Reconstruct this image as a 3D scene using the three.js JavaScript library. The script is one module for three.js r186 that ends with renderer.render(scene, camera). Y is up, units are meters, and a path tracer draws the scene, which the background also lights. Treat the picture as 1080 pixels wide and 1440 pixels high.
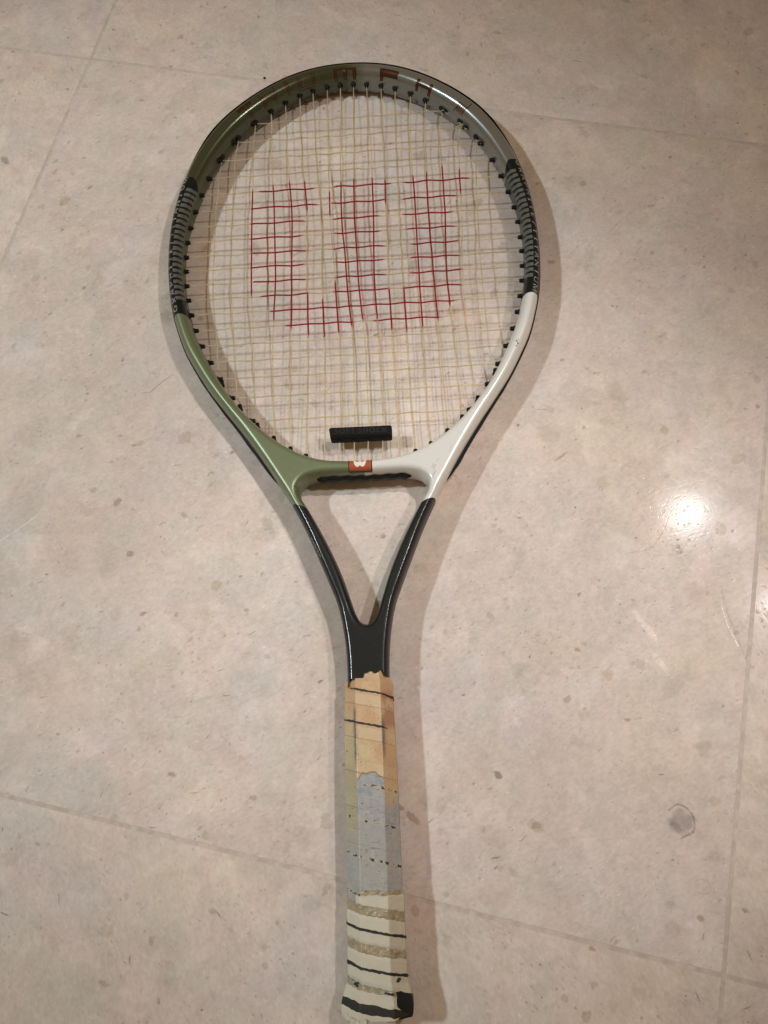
import * as THREE from 'three';
import { RoundedBoxGeometry } from 'three/addons/geometries/RoundedBoxGeometry.js';
import { mergeGeometries } from 'three/addons/utils/BufferGeometryUtils.js';
import { TextGeometry } from 'three/addons/geometries/TextGeometry.js';
import { FontLoader } from 'three/addons/loaders/FontLoader.js';

// ---------------------------------------------------------------- camera, light, exposure
const scene = new THREE.Scene();
const camera = new THREE.PerspectiveCamera(65.0, 768 / 1024, 0.02, 20);
camera.position.set(0, 0.53, 0);
camera.up.set(0.166546, 0.325596, -0.930725);
camera.lookAt(0, 0.53 - 0.943908, -0.330208);
const renderer = new THREE.WebGLRenderer({ antialias: true });
renderer.toneMapping = THREE.LinearToneMapping;
renderer.toneMappingExposure = 1;
renderer.shadowMap.enabled = true;
scene.background = new THREE.Color().setRGB(0.26, 0.172, 0.09);       // the even light thrown back by the room's pale walls and ceiling

const LAMPS = [
  { at: [-1.93, 2.4, -0.74], aim: [-0.28, 0, -0.265], color: [0.762, 0.914, 1.0], power: 25.6, radius: 0.10, cone: 16.3, soft: 1, label: 'round white ceiling downlight far to the left of the racket' },
  { at: [1.12, 2.40, -0.81], aim: [0.06, 0, -0.097], color: [1.0, 0.95, 0.94], power: 10.2, radius: 0.04, cone: 6.7, soft: 1, label: 'round white ceiling downlight to the right, the farthest of the three' },
  { at: [1.33, 2.40, -0.42], aim: [0.33, 0, -0.06], color: [0.95, 0.97, 1.0], power: 5.0, radius: 0.04, cone: 5.2, soft: 1, label: 'round white ceiling downlight to the right, the middle one of the three' },
  { at: [1.47, 2.40, -0.12], aim: [-0.20, 0, -0.37], color: [0.97, 0.95, 0.94], power: 10.6, radius: 0.075, cone: 9.5, soft: 1, label: 'round white ceiling downlight to the right, the nearest of the three' },
];

// ---------------------------------------------------------------- helpers
let seed = 12345;
const rnd = () => { seed = (seed + 0x6d2b79f5) | 0; let t = Math.imul(seed ^ (seed >>> 15), 1 | seed); t = (t + Math.imul(t ^ (t >>> 7), 61 | t)) ^ t; return ((t ^ (t >>> 14)) >>> 0) / 4294967296; };
const rr = (a, b) => a + (b - a) * rnd();
const clamp = (x, a = 0, b = 1) => Math.min(b, Math.max(a, x));
const lerp = (a, b, t) => a + (b - a) * t;
const sstep = (a, b, x) => { const t = clamp((x - a) / (b - a)); return t * t * (3 - 2 * t); };
function hash(x, y, s) { let h = Math.imul(x, 374761393) ^ Math.imul(y, 668265263) ^ Math.imul(s, 974634721); h = Math.imul(h ^ (h >>> 13), 1274126177); return ((h ^ (h >>> 16)) >>> 0) / 4294967296; }
function noise(x, y, s) {
  const xi = Math.floor(x), yi = Math.floor(y), fx = x - xi, fy = y - yi;
  const u = fx * fx * (3 - 2 * fx), v = fy * fy * (3 - 2 * fy);
  const a = hash(xi, yi, s), b = hash(xi + 1, yi, s), c = hash(xi, yi + 1, s), d = hash(xi + 1, yi + 1, s);
  return a + (b - a) * u + (c - a) * v + (a - b - c + d) * u * v;
}
function fbm(x, y, s, o) { let t = 0, a = 0.5, n = 0; for (let i = 0; i < o; i++) { t += a * noise(x, y, s + i); n += a; a *= 0.5; x = x * 2.03 + 7.1; y = y * 2.03 + 3.7; } return t / n; }
const toS = (c) => c <= 0.0031308 ? c * 12.92 : 1.055 * Math.pow(c, 1 / 2.4) - 0.055;
function texture(data, w, h, srgb, repeat = false) {
  const t = new THREE.DataTexture(data, w, h, THREE.RGBAFormat, THREE.UnsignedByteType);
  t.magFilter = THREE.LinearFilter; t.minFilter = THREE.LinearFilter;
  t.wrapS = t.wrapT = repeat ? THREE.RepeatWrapping : THREE.ClampToEdgeWrapping;
  if (srgb) t.colorSpace = THREE.SRGBColorSpace;
  t.needsUpdate = true; return t;
}
function canvasTexture(c) { const t = new THREE.CanvasTexture(c); t.colorSpace = THREE.SRGBColorSpace; t.wrapS = t.wrapT = THREE.ClampToEdgeWrapping; t.magFilter = THREE.LinearFilter; return t; }
function newCanvas(w, h) { const c = document.createElement('canvas'); c.width = w; c.height = h; return [c, c.getContext('2d')]; }
const std = (o) => new THREE.MeshStandardMaterial(o);
const phys = (o) => new THREE.MeshPhysicalMaterial(o);
const rgb = (r, g, b) => new THREE.Color().setRGB(r, g, b);
function tag(o, label, category, group, kind) { if (label) o.userData.label = label; if (category) o.userData.category = category; if (group) o.userData.group = group; if (kind) o.userData.kind = kind; return o; }

// ---------------------------------------------------------------- lamps (above and outside the frame)
LAMPS.forEach((L, i) => {
  const g = new THREE.Group(); g.name = i ? 'ceiling_lamp_' + String(i).padStart(3, '0') : 'ceiling_lamp';
  g.position.set(...L.at); scene.add(g);
  tag(g, L.label, 'lamp');
  const rim = new THREE.Mesh(new THREE.TorusGeometry(L.radius * 1.15, L.radius * 0.14, 12, 48), std({ color: 0xcfcac2, roughness: 0.4, metalness: 0.3 }));
  rim.name = 'lamp_rim'; rim.rotation.x = Math.PI / 2; g.add(rim);
  const dif = new THREE.Mesh(new THREE.CylinderGeometry(L.radius, L.radius, 0.006, 40), std({ color: 0xffffff, emissive: rgb(...L.color), emissiveIntensity: 1.5 }));
  dif.name = 'lamp_diffuser'; dif.position.y = 0.008; g.add(dif);
  const s = new THREE.SpotLight(rgb(...L.color), L.power, 0, THREE.MathUtils.degToRad(L.cone), L.soft, 2);
  s.position.set(L.at[0], L.at[1] - 0.012, L.at[2]); s.target.position.set(...L.aim);
  s.castShadow = true; s.shadow.radius = L.radius / 0.02; s.shadow.mapSize.set(2048, 2048); s.shadow.camera.near = 0.2; s.shadow.camera.far = 6;
  scene.add(s, s.target);
});

// ---------------------------------------------------------------- floor: limestone tiles, 0.6 m, with narrow joints
const TILE = 600;                                                     // mm
function stoneTextures(N, s0, marks, smooth = [-99, -99]) {
  const col = new Float32Array(N * N * 3), bmp = new Float32Array(N * N), rgh = new Float32Array(N * N);
  const mm = TILE / N, base = [0.582, 0.496, 0.436];
  for (let j = 0; j < N; j++) for (let i = 0; i < N; i++) {
    const x = i * mm, y = j * mm, k = j * N + i;
    const wx = x + 26 * (fbm(x / 60, y / 60, s0 + 50, 3) - 0.5), wy = y + 26 * (fbm(x / 60, y / 60, s0 + 60, 3) - 0.5);
    const cloud = fbm(wx / 85, wy / 85, s0, 4) - 0.5, mid = fbm(wx / 17, wy / 17, s0 + 10, 4) - 0.5;
    const fine = fbm(x / 1.7, y / 1.7, s0 + 20, 2) - 0.5, tint = fbm(wx / 48, wy / 48, s0 + 30, 3) - 0.5;
    // fine grain drawn out along the diagonal that the stone's bedding follows
    const a = (x * 0.62 + y * 0.78) / 0.9, b = (x * 0.78 - y * 0.62) / 2.4, grain = noise(a, b, s0 + 40) + 0.6 * noise(a * 2.3, b * 1.9, s0 + 41) - 0.8;
    const small = fbm(wx / 5.5, wy / 5.5, s0 + 15, 3) - 0.5, crumb = sstep(0.60, 0.78, fbm(a * 0.55, b * 0.8, s0 + 18, 2));
    const rosy = fbm(wx / 21, wy / 21, s0 + 25, 4) - 0.5;
    const patch = sstep(0.56, 0.66, fbm(wx / 24, wy / 24, s0 + 70, 3));
    const v = 1 + 0.11 * cloud + 0.14 * mid + 0.15 * small + 0.14 * fine + 0.085 * grain + 0.06 * patch - 0.05 * crumb;
    col[3 * k] = base[0] * v * (1 + 0.07 * tint + 0.09 * rosy); col[3 * k + 1] = base[1] * v * (1 - 0.01 * tint - 0.035 * rosy); col[3 * k + 2] = base[2] * v * (1 - 0.17 * tint + 0.02 * rosy);
    bmp[k] = 0.5 + 0.010 * grain + 0.009 * fine - 0.02 * crumb;
    rgh[k] = 0.125 + 0.05 * mid + 0.03 * fine;
  }
  // stamp(x, y, long, wide, angle, tint per channel, strength, relief, raggedness, soft edge)
  function stamp(cx, cy, l, w, ang, f, al, relief = 0, rag = 0.5, soft = 0.35) {
    if (Math.hypot(cx - smooth[0], cy - smooth[1]) < 26) relief *= 0.12;
    const R = Math.max(l, w) * 1.5 + 1, ca = Math.cos(ang), sa = Math.sin(ang), sd = (cx * 7.7 + cy * 3.1) % 97;
    for (let j = Math.max(0, Math.floor((cy - R) / mm)); j <= Math.min(N - 1, (cy + R) / mm); j++)
      for (let i = Math.max(0, Math.floor((cx - R) / mm)); i <= Math.min(N - 1, (cx + R) / mm); i++) {
        const x = i * mm - cx, y = j * mm - cy, p = (x * ca + y * sa) / l, q = (-x * sa + y * ca) / w;
        let d = Math.sqrt(p * p + q * q);
        if (d > 1.7) continue;
        d += rag * (fbm(x / (0.45 * Math.min(l, w) + 0.6) + sd, y / (0.45 * Math.min(l, w) + 0.6), s0 + 90, 2) - 0.5);
        const t = al * (1 - sstep(1 - soft, 1 + soft * 0.4, d)); if (t <= 0) continue;
        const k = j * N + i;
        for (let c = 0; c < 3; c++) col[3 * k + c] *= 1 + (f[c] - 1) * t;
        bmp[k] += relief * t; if (relief < 0) rgh[k] += 0.03 * t;
      }
  }
  const rs = seed; seed = s0 * 7919 + 17;
  const tan = [0.74, 0.69, 0.60], grey = [0.72, 0.73, 0.72], dark = [0.36, 0.31, 0.27], brown = [0.50, 0.40, 0.32], pale = [1.24, 1.24, 1.25], rose = [0.86, 0.77, 0.71];
  const bed = () => 2.35 + rr(-0.75, 0.75);
  for (let n = 0; n < 230; n++) { const l = rr(2.5, 10); stamp(rr(0, TILE), rr(0, TILE), l, l * rr(0.5, 0.95), rr(0, 6), rnd() < 0.6 ? tan : rnd() < 0.5 ? grey : rose, rr(0.08, 0.30), 0, 0.9, 0.3); }
  for (let n = 0; n < 70; n++) { const l = rr(5, 22); stamp(rr(0, TILE), rr(0, TILE), l, l * rr(0.35, 0.8), bed(), pale, rr(0.12, 0.38), 0, 0.9, 0.6); }
  for (let n = 0; n < 130; n++) { const l = rr(1.3, 3.4); stamp(rr(0, TILE), rr(0, TILE), l, l * rr(0.45, 0.8), bed(), rnd() < 0.5 ? brown : grey, rr(0.2, 0.65), -0.3, 1.0, 0.45); }
  for (let n = 0; n < 90; n++) { const l = rr(2, 6); stamp(rr(0, TILE), rr(0, TILE), l, l * rr(0.5, 0.9), rr(0, 6), rnd() < 0.7 ? [0.82, 0.77, 0.69] : [0.78, 0.76, 0.73], rr(0.4, 0.9), 0, 0.8, 0.2); }
  for (let n = 0; n < 150; n++) { const l = rr(1.4, 3.6); stamp(rr(0, TILE), rr(0, TILE), l, rr(0.25, 0.5), bed(), dark, rr(0.3, 0.75), -0.9, 0.9, 0.6); }
  const where = () => { for (let i = 0; ; i++) { const x = rr(0, TILE), y = rr(0, TILE); if (i > 5 || rnd() < sstep(0.38, 0.62, fbm(x / 30, y / 30, s0 + 95, 3)) + 0.12) return [x, y]; } };
  for (let n = 0; n < 1500; n++) { const l = rr(0.35, 1.1) * (rnd() < 0.25 ? rr(1.3, 2.4) : 1); stamp(...where(), l, l * rr(0.3, 0.9), bed() + (rnd() < 0.3 ? rr(-1, 1) : 0), rnd() < 0.45 ? dark : brown, rr(0.12, 0.4) + 0.45 * rnd() ** 3, -0.45, 1.1, 0.5); }
  for (let n = 0; n < 2600; n++) { const l = rr(0.4, 1.8); stamp(...where(), l, rr(0.2, 0.5), bed(), pale, rr(0.3, 0.85), 0.5, 1.1, 0.6); }
  for (let n = 0; n < 1400; n++) { const l = rr(0.4, 1.3), [x, y] = where(), a = bed(); stamp(x, y, l, l * rr(0.4, 0.8), a, [0.74, 0.71, 0.68], 0.7, -0.7, 1.1, 0.6); stamp(x + 0.5, y + 0.45, l, l * 0.4, a, pale, 0.45, 0.3, 1.2, 0.6); }
  function vein(pts, w, f, al, relief, gap = 0) {
    const c = new THREE.CatmullRomCurve3(pts.map(([x, y]) => new THREE.Vector3(x, y, 0))), L = c.getLength(), n = Math.ceil(L / (w * 0.7));
    for (let i = 0; i <= n; i++) { if (rnd() < gap) continue; const p = c.getPointAt(i / n); stamp(p.x + rr(-0.15, 0.15), p.y + rr(-0.15, 0.15), w * rr(0.7, 1.2), w * rr(0.5, 0.9), rr(0, 6), f, al * rr(0.5, 1), relief, 0.6, 0.6); }
  }
  for (let n = 0; n < 26; n++) {
    const x = rr(0, TILE), y = rr(0, TILE), a = bed(), l = rr(8, 40), b = rr(-0.25, 0.25) * l;
    vein([[x, y], [x + Math.cos(a) * l / 2 - Math.sin(a) * b, y + Math.sin(a) * l / 2 + Math.cos(a) * b], [x + Math.cos(a) * l, y + Math.sin(a) * l]], rr(0.22, 0.45), rnd() < 0.85 ? pale : brown, rr(0.2, 0.5), rnd() < 0.5 ? -0.6 : 0.3, 0.4);
  }
  for (let n = 0; n < 12; n++) {                                       // ring-shaped shell sections
    const x = rr(0, TILE), y = rr(0, TILE), r = rr(2, 6), a0 = rr(0, 6);
    vein([0, 1, 2, 3, 4, 5].map((i) => [x + r * Math.cos(a0 + i * 0.9), y + r * 0.8 * Math.sin(a0 + i * 0.9)]), 0.4, tan, 0.55, -0.3, 0.15);
  }
  if (marks) marks(stamp, vein, { tan, grey, dark, brown, pale, rose });
  seed = rs;
  const C = new Uint8Array(N * N * 4), B = new Uint8Array(N * N * 4), H = N / 2, Rg = new Uint8Array(H * H * 4);
  for (let k = 0; k < N * N; k++) {
    for (let c = 0; c < 3; c++) C[4 * k + c] = 255 * clamp(toS(col[3 * k + c]));
    const b = 255 * clamp(bmp[k] * 0.5 + 0.25); B[4 * k] = B[4 * k + 1] = B[4 * k + 2] = b; C[4 * k + 3] = B[4 * k + 3] = 255;
  }
  for (let j = 0; j < H; j++) for (let i = 0; i < H; i++) { const v = 255 * clamp(rgh[2 * j * N + 2 * i]), k = 4 * (j * H + i); Rg[k] = Rg[k + 1] = Rg[k + 2] = v; Rg[k + 3] = 255; }
  return phys({ specularIntensity: 0.06, map: texture(C, N, N, true, true), bumpMap: texture(B, N, N, false, true), bumpScale: 0.0005, roughnessMap: texture(Rg, H, H, false, true), roughness: 1 });
}
const stoneMain = stoneTextures(2048, 3, (stamp, vein, k) => {          // what the photograph shows on the tile under the racket
  vein([[579, 372], [581, 380], [588, 396], [597, 414]], 0.7, k.grey, 0.35, -1.8, 0.3);
  vein([[580, 384], [586, 398], [593, 409]], 0.5, [1.7, 1.75, 1.8], 0.9, 1.2, 0.35);
  vein([[556, 300], [549, 312], [541, 327], [538, 340], [531, 354], [517, 361]], 0.22, k.brown, 0.6, -0.3, 0.2);
  stamp(569, 523, 8, 7, 0.3, [0.56, 0.57, 0.58], 0.75, -0.2, 0.8, 0.4); stamp(565, 527, 4, 3.4, 0.3, [0.8, 0.8, 0.8], 0.8);
  vein([[560, 518], [566, 513], [574, 517], [576, 526], [569, 532]], 0.9, k.dark, 0.45, -0.3);
  stamp(398, 551, 6, 1.8, 0.35, k.brown, 0.7); stamp(409, 556, 6, 2.2, 0.5, k.brown, 0.55);
  vein([[84, 442], [95, 430], [106, 416]], 0.8, k.pale, 0.7, 0.5);
  stamp(79, 358, 12, 11, 0, k.tan, 0.3, 0, 0.4); stamp(181, 430, 3, 2.3, 0, k.brown, 0.6, -0.2);
  stamp(534, 408, 12, 2.4, 0.8, k.pale, 0.7); stamp(546, 430, 9, 2.2, 0.8, k.pale, 0.6);
  stamp(456, 520, 3.2, 2.2, 0.5, k.dark, 0.7, -0.3); stamp(463, 299, 7, 1, 2.3, k.brown, 0.5);
  stamp(210, 395, 3, 2, 0.3, k.grey, 0.8); stamp(160, 395, 2.6, 4.2, 0.4, k.brown, 0.5);
  vein([[196, 262], [204, 258], [214, 256]], 0.5, k.dark, 0.6, -0.5); vein([[155, 308], [163, 296], [169, 289]], 0.5, k.dark, 0.5, -0.5);
}, [548, 317]);                                                          // a part of the tile that is polished smooth
const stoneSide = stoneTextures(2048, 31, (stamp, vein, k) => { stamp(305, 22, 5.5, 2.6, 1.7, k.brown, 0.9, -0.2); stamp(268, 48, 4.5, 2, 2.4, k.dark, 0.5, -0.2); stamp(120, 36, 6, 3, 2.2, k.dark, 0.5, -0.2); });

const floor = new THREE.Group(); floor.name = 'floor'; tag(floor, 'pale beige fossil limestone floor laid in large square tiles', 'floor', null, 'structure');
floor.position.set(-0.1902, 0, -0.6530); floor.rotation.y = -0.3765; scene.add(floor);
function tileGeometry(variant) {
  const G = 1.25, ch = 0.22, dp = 0.2, T = TILE - 2 * G, s = 0.001, pos = [], uv = [];
  const ring = (o, y) => [[G + o, y, G + o], [G + T - o, y, G + o], [G + T - o, y, G + T - o], [G + o, y, G + T - o]];
  // the edge is slightly uneven, as worn stone is
  const top = ring(ch, 0), mid = ring(0, -dp), bot = ring(0, -10);
  const put = (p) => { pos.push(p[0] * s, p[1] * s, p[2] * s); let u = p[0] / TILE, v = p[2] / TILE; if (variant === 1) [u, v] = [v, 1 - u]; else if (variant === 2) [u, v] = [1 - u, 1 - v]; else if (variant === 3) [u, v] = [1 - v, u]; uv.push(u, v); };
  const quad = (a, b, c, d) => { [a, c, b, a, d, c].forEach(put); };
  quad(top[0], top[1], top[2], top[3]);
  for (let i = 0; i < 4; i++) { const j = (i + 1) % 4; quad(mid[i], mid[j], top[j], top[i]); quad(bot[i], bot[j], mid[j], mid[i]); }
  const g = new THREE.BufferGeometry(); g.setAttribute('position', new THREE.Float32BufferAttribute(pos, 3)); g.setAttribute('uv', new THREE.Float32BufferAttribute(uv, 2)); g.computeVertexNormals(); return g;
}
const tileGeos = [0, 1, 2, 3].map(tileGeometry);
let tn = 0;
for (let j = -2; j <= 2; j++) for (let i = -2; i <= 2; i++) {
  const centre = i === 0 && j === 0;
  const m = new THREE.Mesh(tileGeos[centre ? 0 : Math.abs(i * 3 + j * 5 + 12) % 4], centre ? stoneMain : stoneSide);
  m.name = tn ? 'stone_tile_' + String(tn).padStart(3, '0') : 'stone_tile'; tn++;
  m.position.set(i * 0.6, 0, j * 0.6); floor.add(m);
}
{
  const N = 512, d = new Uint8Array(N * N * 4);
  for (let j = 0; j < N; j++) for (let i = 0; i < N; i++) { const v = 0.97 + 0.45 * (fbm(i / 9, j / 9, 5, 4) - 0.5), k = 4 * (j * N + i); d[k] = 255 * toS(0.525 * v); d[k + 1] = 255 * toS(0.44 * v); d[k + 2] = 255 * toS(0.37 * v); d[k + 3] = 255; }
  const t = texture(d, N, N, true, true); t.repeat.set(14, 14);
  const g = new THREE.BoxGeometry(3, 0.009, 3); const m = new THREE.Mesh(g, std({ map: t, roughness: 0.8, bumpMap: t, bumpScale: 0.0003 }));
  m.name = 'grout'; m.position.set(0.3, -0.00472, 0.3); floor.add(m);
}

// ---------------------------------------------------------------- the racket: plan outlines in mm (x across, y along from the butt, z up from its middle plane)
const LEAN = (y) => -0.7 - 4.8 * sstep(290, 545, y);                   // the head sits a little off the handle's line
const OUTER = [[0, 694], [22, 692.2], [42.5, 686.8], [64.5, 676], [89.3, 657.5], [109, 636], [124, 609], [133.8, 581.7], [138.5, 560], [141, 540], [141.7, 516], [140.8, 494], [137.7, 470], [133, 451], [126, 430.5], [118, 414.5], [108, 397], [96, 379.5], [83.5, 362], [71.5, 344], [59.5, 324.5], [50, 308.5], [40, 288.5], [31.3, 268], [24, 250], [18.8, 236], [15.8, 222], [14, 208], [13.3, 195], [13.2, 184]];
const HEAD = [[0, 680.5], [17, 679.2], [33, 675.2], [52, 666], [72, 652], [90, 634.5], [106.5, 610], [118, 584], [126, 557], [129.7, 537], [130.8, 515], [130, 495], [127.6, 477], [123.5, 459], [119, 444], [111.5, 426.5], [103, 409.6], [92, 391], [83, 379], [72, 366.5], [60, 355.5], [47.3, 346.5], [36.7, 341.3], [25, 338], [12, 336.6], [0, 336.2]];
const THROAT = [[0, 325.8], [18, 326.2], [31, 325.9], [39, 323.8], [43.5, 319], [43, 312], [38.8, 304.5], [30, 288], [21, 269], [15.2, 254.5], [10, 238.5], [7, 229.5], [3.8, 224], [0, 222.3]];
function loop(half, closed) {
  const right = half.map(([x, y]) => new THREE.Vector3(x, y, 0)), left = half.slice(closed ? 1 : 1, closed ? -1 : undefined).reverse().map(([x, y]) => new THREE.Vector3(-x, y, 0));
  const c = new THREE.CatmullRomCurve3(closed ? [...right, ...left] : [...left, ...right], closed, 'centripetal');
  return c.getSpacedPoints(closed ? 900 : 1400).map((p) => [p.x + LEAN(p.y), p.y]);
}
const outer = loop(OUTER, false), head = loop(HEAD, true), throat = loop(THROAT, true);
// the outer line runs from the left of the handle over the head to the right of the handle: arc length from the top
const arc = [0]; for (let i = 1; i < outer.length; i++) arc.push(arc[i - 1] + Math.hypot(outer[i][0] - outer[i - 1][0], outer[i][1] - outer[i - 1][1]));
const half = arc[arc.length - 1] / 2; for (let i = 0; i < arc.length; i++) arc[i] -= half;
function nearest(poly, x, y, hint = -1) {
  let b = 0, bd = 1e9, lo = 0, hi = poly.length, st = 8;
  for (let i = lo; i < hi; i += st) { const d = (poly[i][0] - x) ** 2 + (poly[i][1] - y) ** 2; if (d < bd) { bd = d; b = i; } }
  for (let i = Math.max(0, b - st); i <= Math.min(hi - 1, b + st); i++) { const d = (poly[i][0] - x) ** 2 + (poly[i][1] - y) ** 2; if (d < bd) { bd = d; b = i; } }
  return b;
}
function sided(poly, x, y) {                                            // signed distance to a line, > 0 on its left when walked
  const b = nearest(poly, x, y), n = poly.length; let best = 1e9, sg = 1;
  for (const i of [b - 1, b]) {
    const p = poly[Math.max(0, i)], q = poly[Math.min(n - 1, i + 1)]; if (p === q) continue;
    const dx = q[0] - p[0], dy = q[1] - p[1], l = dx * dx + dy * dy; if (l < 1e-9) continue;
    const t = clamp(((x - p[0]) * dx + (y - p[1]) * dy) / l), ex = x - p[0] - t * dx, ey = y - p[1] - t * dy, d = Math.hypot(ex, ey);
    if (d < best) { best = d; sg = dx * (y - p[1]) - dy * (x - p[0]) >= 0 ? 1 : -1; }
  }
  return best * sg;
}
// outer is walked clockwise (left, over the top, right): inside lies on its right; head and throat start at their top and go clockwise too: outside lies on their left
const CELL = 1.15, X0 = -156, Y0 = 182, NX = Math.ceil(308 / CELL), NY = Math.ceil(520 / CELL), ZH = 15, NZ = Math.ceil(2 * ZH / CELL) + 1;
const EO = new Float32Array(NX * NY), EH = new Float32Array(NX * NY), ET = new Float32Array(NX * NY);
for (let j = 0; j < NY; j++) for (let i = 0; i < NX; i++) {
  const x = X0 + i * CELL, y = Y0 + j * CELL, k = j * NX + i;
  EO[k] = -sided(outer, x, y); EH[k] = sided(head, x, y); ET[k] = y < 345 ? sided(throat, x, y) : 40;
}
function bil(A, x, y) {
  const fx = clamp((x - X0) / CELL, 0, NX - 1.001), fy = clamp((y - Y0) / CELL, 0, NY - 1.001), i = Math.floor(fx), j = Math.floor(fy), a = fx - i, b = fy - j, k = j * NX + i;
  return (A[k] * (1 - a) + A[k + 1] * a) * (1 - b) + (A[k + NX] * (1 - a) + A[k + NX + 1] * a) * b;
}
const Bz = (y) => lerp(11.7, 12.2, sstep(215, 400, y));
function terms(x, y) {
  const w = lerp(5.0, 6.2, sstep(255, 420, y)), p = lerp(3.0, 2.35, sstep(250, 420, y));
  const q = (e, ww) => Math.pow(Math.max(0, 1 - e / ww), p);
  return [q(bil(EO, x, y), w), q(bil(EH, x, y), w), q(bil(ET, x, y), w)];
}
function field(x, y, z) { const [a, b, c] = terms(x, y), p = lerp(3.0, 2.35, sstep(250, 420, y)); return a + b + c + Math.pow(Math.abs(z) / Bz(y), p) - 1; }
function meshFrame() {                                                  // surface nets, then two Newton steps on to the surface
  const F = new Float32Array(NX * NY * NZ).fill(9), id = new Int32Array(NX * NY * NZ).fill(-1), at = (i, j, k) => (k * NY + j) * NX + i;
  for (let j = 0; j < NY; j++) for (let i = 0; i < NX; i++) {
    const c = j * NX + i; if (EO[c] < -4 || EH[c] < -4 || ET[c] < -4) continue;
    const x = X0 + i * CELL, y = Y0 + j * CELL, [a, b, d] = terms(x, y), p = lerp(3.0, 2.35, sstep(250, 420, y)), B = Bz(y);
    for (let k = 0; k < NZ; k++) F[at(i, j, k)] = a + b + d + Math.pow(Math.abs(-ZH + k * CELL) / B, p) - 1;
  }
  const V = [], tri = [];
  const E = [[0, 1], [2, 3], [4, 5], [6, 7], [0, 2], [1, 3], [4, 6], [5, 7], [0, 4], [1, 5], [2, 6], [3, 7]];
  for (let k = 0; k < NZ - 1; k++) for (let j = 0; j < NY - 1; j++) for (let i = 0; i < NX - 1; i++) {
    const f = []; let neg = 0;
    for (let n = 0; n < 8; n++) { const v = F[at(i + (n & 1), j + ((n >> 1) & 1), k + (n >> 2))]; f.push(v); if (v < 0) neg++; }
    if (neg === 0 || neg === 8) continue;
    let sx = 0, sy = 0, sz = 0, n = 0;
    for (const [a, b] of E) if ((f[a] < 0) !== (f[b] < 0)) { const t = f[a] / (f[a] - f[b]); sx += lerp(a & 1, b & 1, t); sy += lerp((a >> 1) & 1, (b >> 1) & 1, t); sz += lerp(a >> 2, b >> 2, t); n++; }
    let p = [X0 + (i + sx / n) * CELL, Y0 + (j + sy / n) * CELL, -ZH + (k + sz / n) * CELL], g;
    for (let s = 0; s < 4; s++) {
      const e = 0.35, v = field(...p);
      g = [field(p[0] + e, p[1], p[2]) - field(p[0] - e, p[1], p[2]), field(p[0], p[1] + e, p[2]) - field(p[0], p[1] - e, p[2]), field(p[0], p[1], p[2] + e) - field(p[0], p[1], p[2] - e)].map((d) => d / (2 * e));
      const l2 = g[0] ** 2 + g[1] ** 2 + g[2] ** 2; if (s === 3 || l2 < 1e-9) break;
      const st = clamp(v / l2, -0.6 / Math.sqrt(l2), 0.6 / Math.sqrt(l2)); p = p.map((c, q) => c - g[q] * st);
    }
    const l = Math.hypot(...g) || 1; g = g.map((c) => c / l);
    const [a, b, c] = terms(p[0], p[1]), pw = 1 / lerp(3.0, 2.35, sstep(250, 420, p[1])), qo = Math.pow(a, pw), qi = Math.pow(b + c, pw);
    id[at(i, j, k)] = V.length;
    V.push([...p, ...g, arc[nearest(outer, p[0], p[1])], Math.abs(Math.atan2(p[2] / Bz(p[1]), qo - qi)) / Math.PI]);
  }
  for (let k = 1; k < NZ - 1; k++) for (let j = 1; j < NY - 1; j++) for (let i = 1; i < NX - 1; i++) {
    const s = F[at(i, j, k)] < 0;
    const face = (q, flip) => { const v = q.map((c) => id[at(...c)]); if (v.some((c) => c < 0)) return; if (flip) v.reverse(); tri.push([v[0], v[1], v[2]], [v[0], v[2], v[3]]); };
    if (s !== F[at(i + 1, j, k)] < 0) face([[i, j - 1, k - 1], [i, j, k - 1], [i, j, k], [i, j - 1, k]], !s);
    if (s !== F[at(i, j + 1, k)] < 0) face([[i - 1, j, k - 1], [i - 1, j, k], [i, j, k], [i, j, k - 1]], !s);
    if (s !== F[at(i, j, k + 1)] < 0) face([[i - 1, j - 1, k], [i, j - 1, k], [i, j, k], [i - 1, j, k]], !s);
  }
  return tri.map((t) => t.map((n) => V[n]));
}
function cut(tris, f) {                                                 // [where f >= 0, where f < 0], cut cleanly along f = 0
  const A = [], B = [];
  const mixv = (a, b, t) => { const r = a.map((c, n) => c + (b[n] - c) * t); const l = Math.hypot(r[3], r[4], r[5]) || 1; r[3] /= l; r[4] /= l; r[5] /= l; return r; };
  for (const t of tris) {
    const d = t.map(f);
    for (const [out, sg] of [[A, 1], [B, -1]]) {
      const poly = [];
      for (let i = 0; i < 3; i++) { const a = d[i] * sg, b = d[(i + 1) % 3] * sg; if (sg > 0 ? a >= 0 : a > 0) poly.push(t[i]); if (a * b < 0) poly.push(mixv(t[i], t[(i + 1) % 3], a / (a - b))); }
      for (let i = 2; i < poly.length; i++) out.push([poly[0], poly[i - 1], poly[i]]);
    }
  }
  return [A, B];
}
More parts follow.
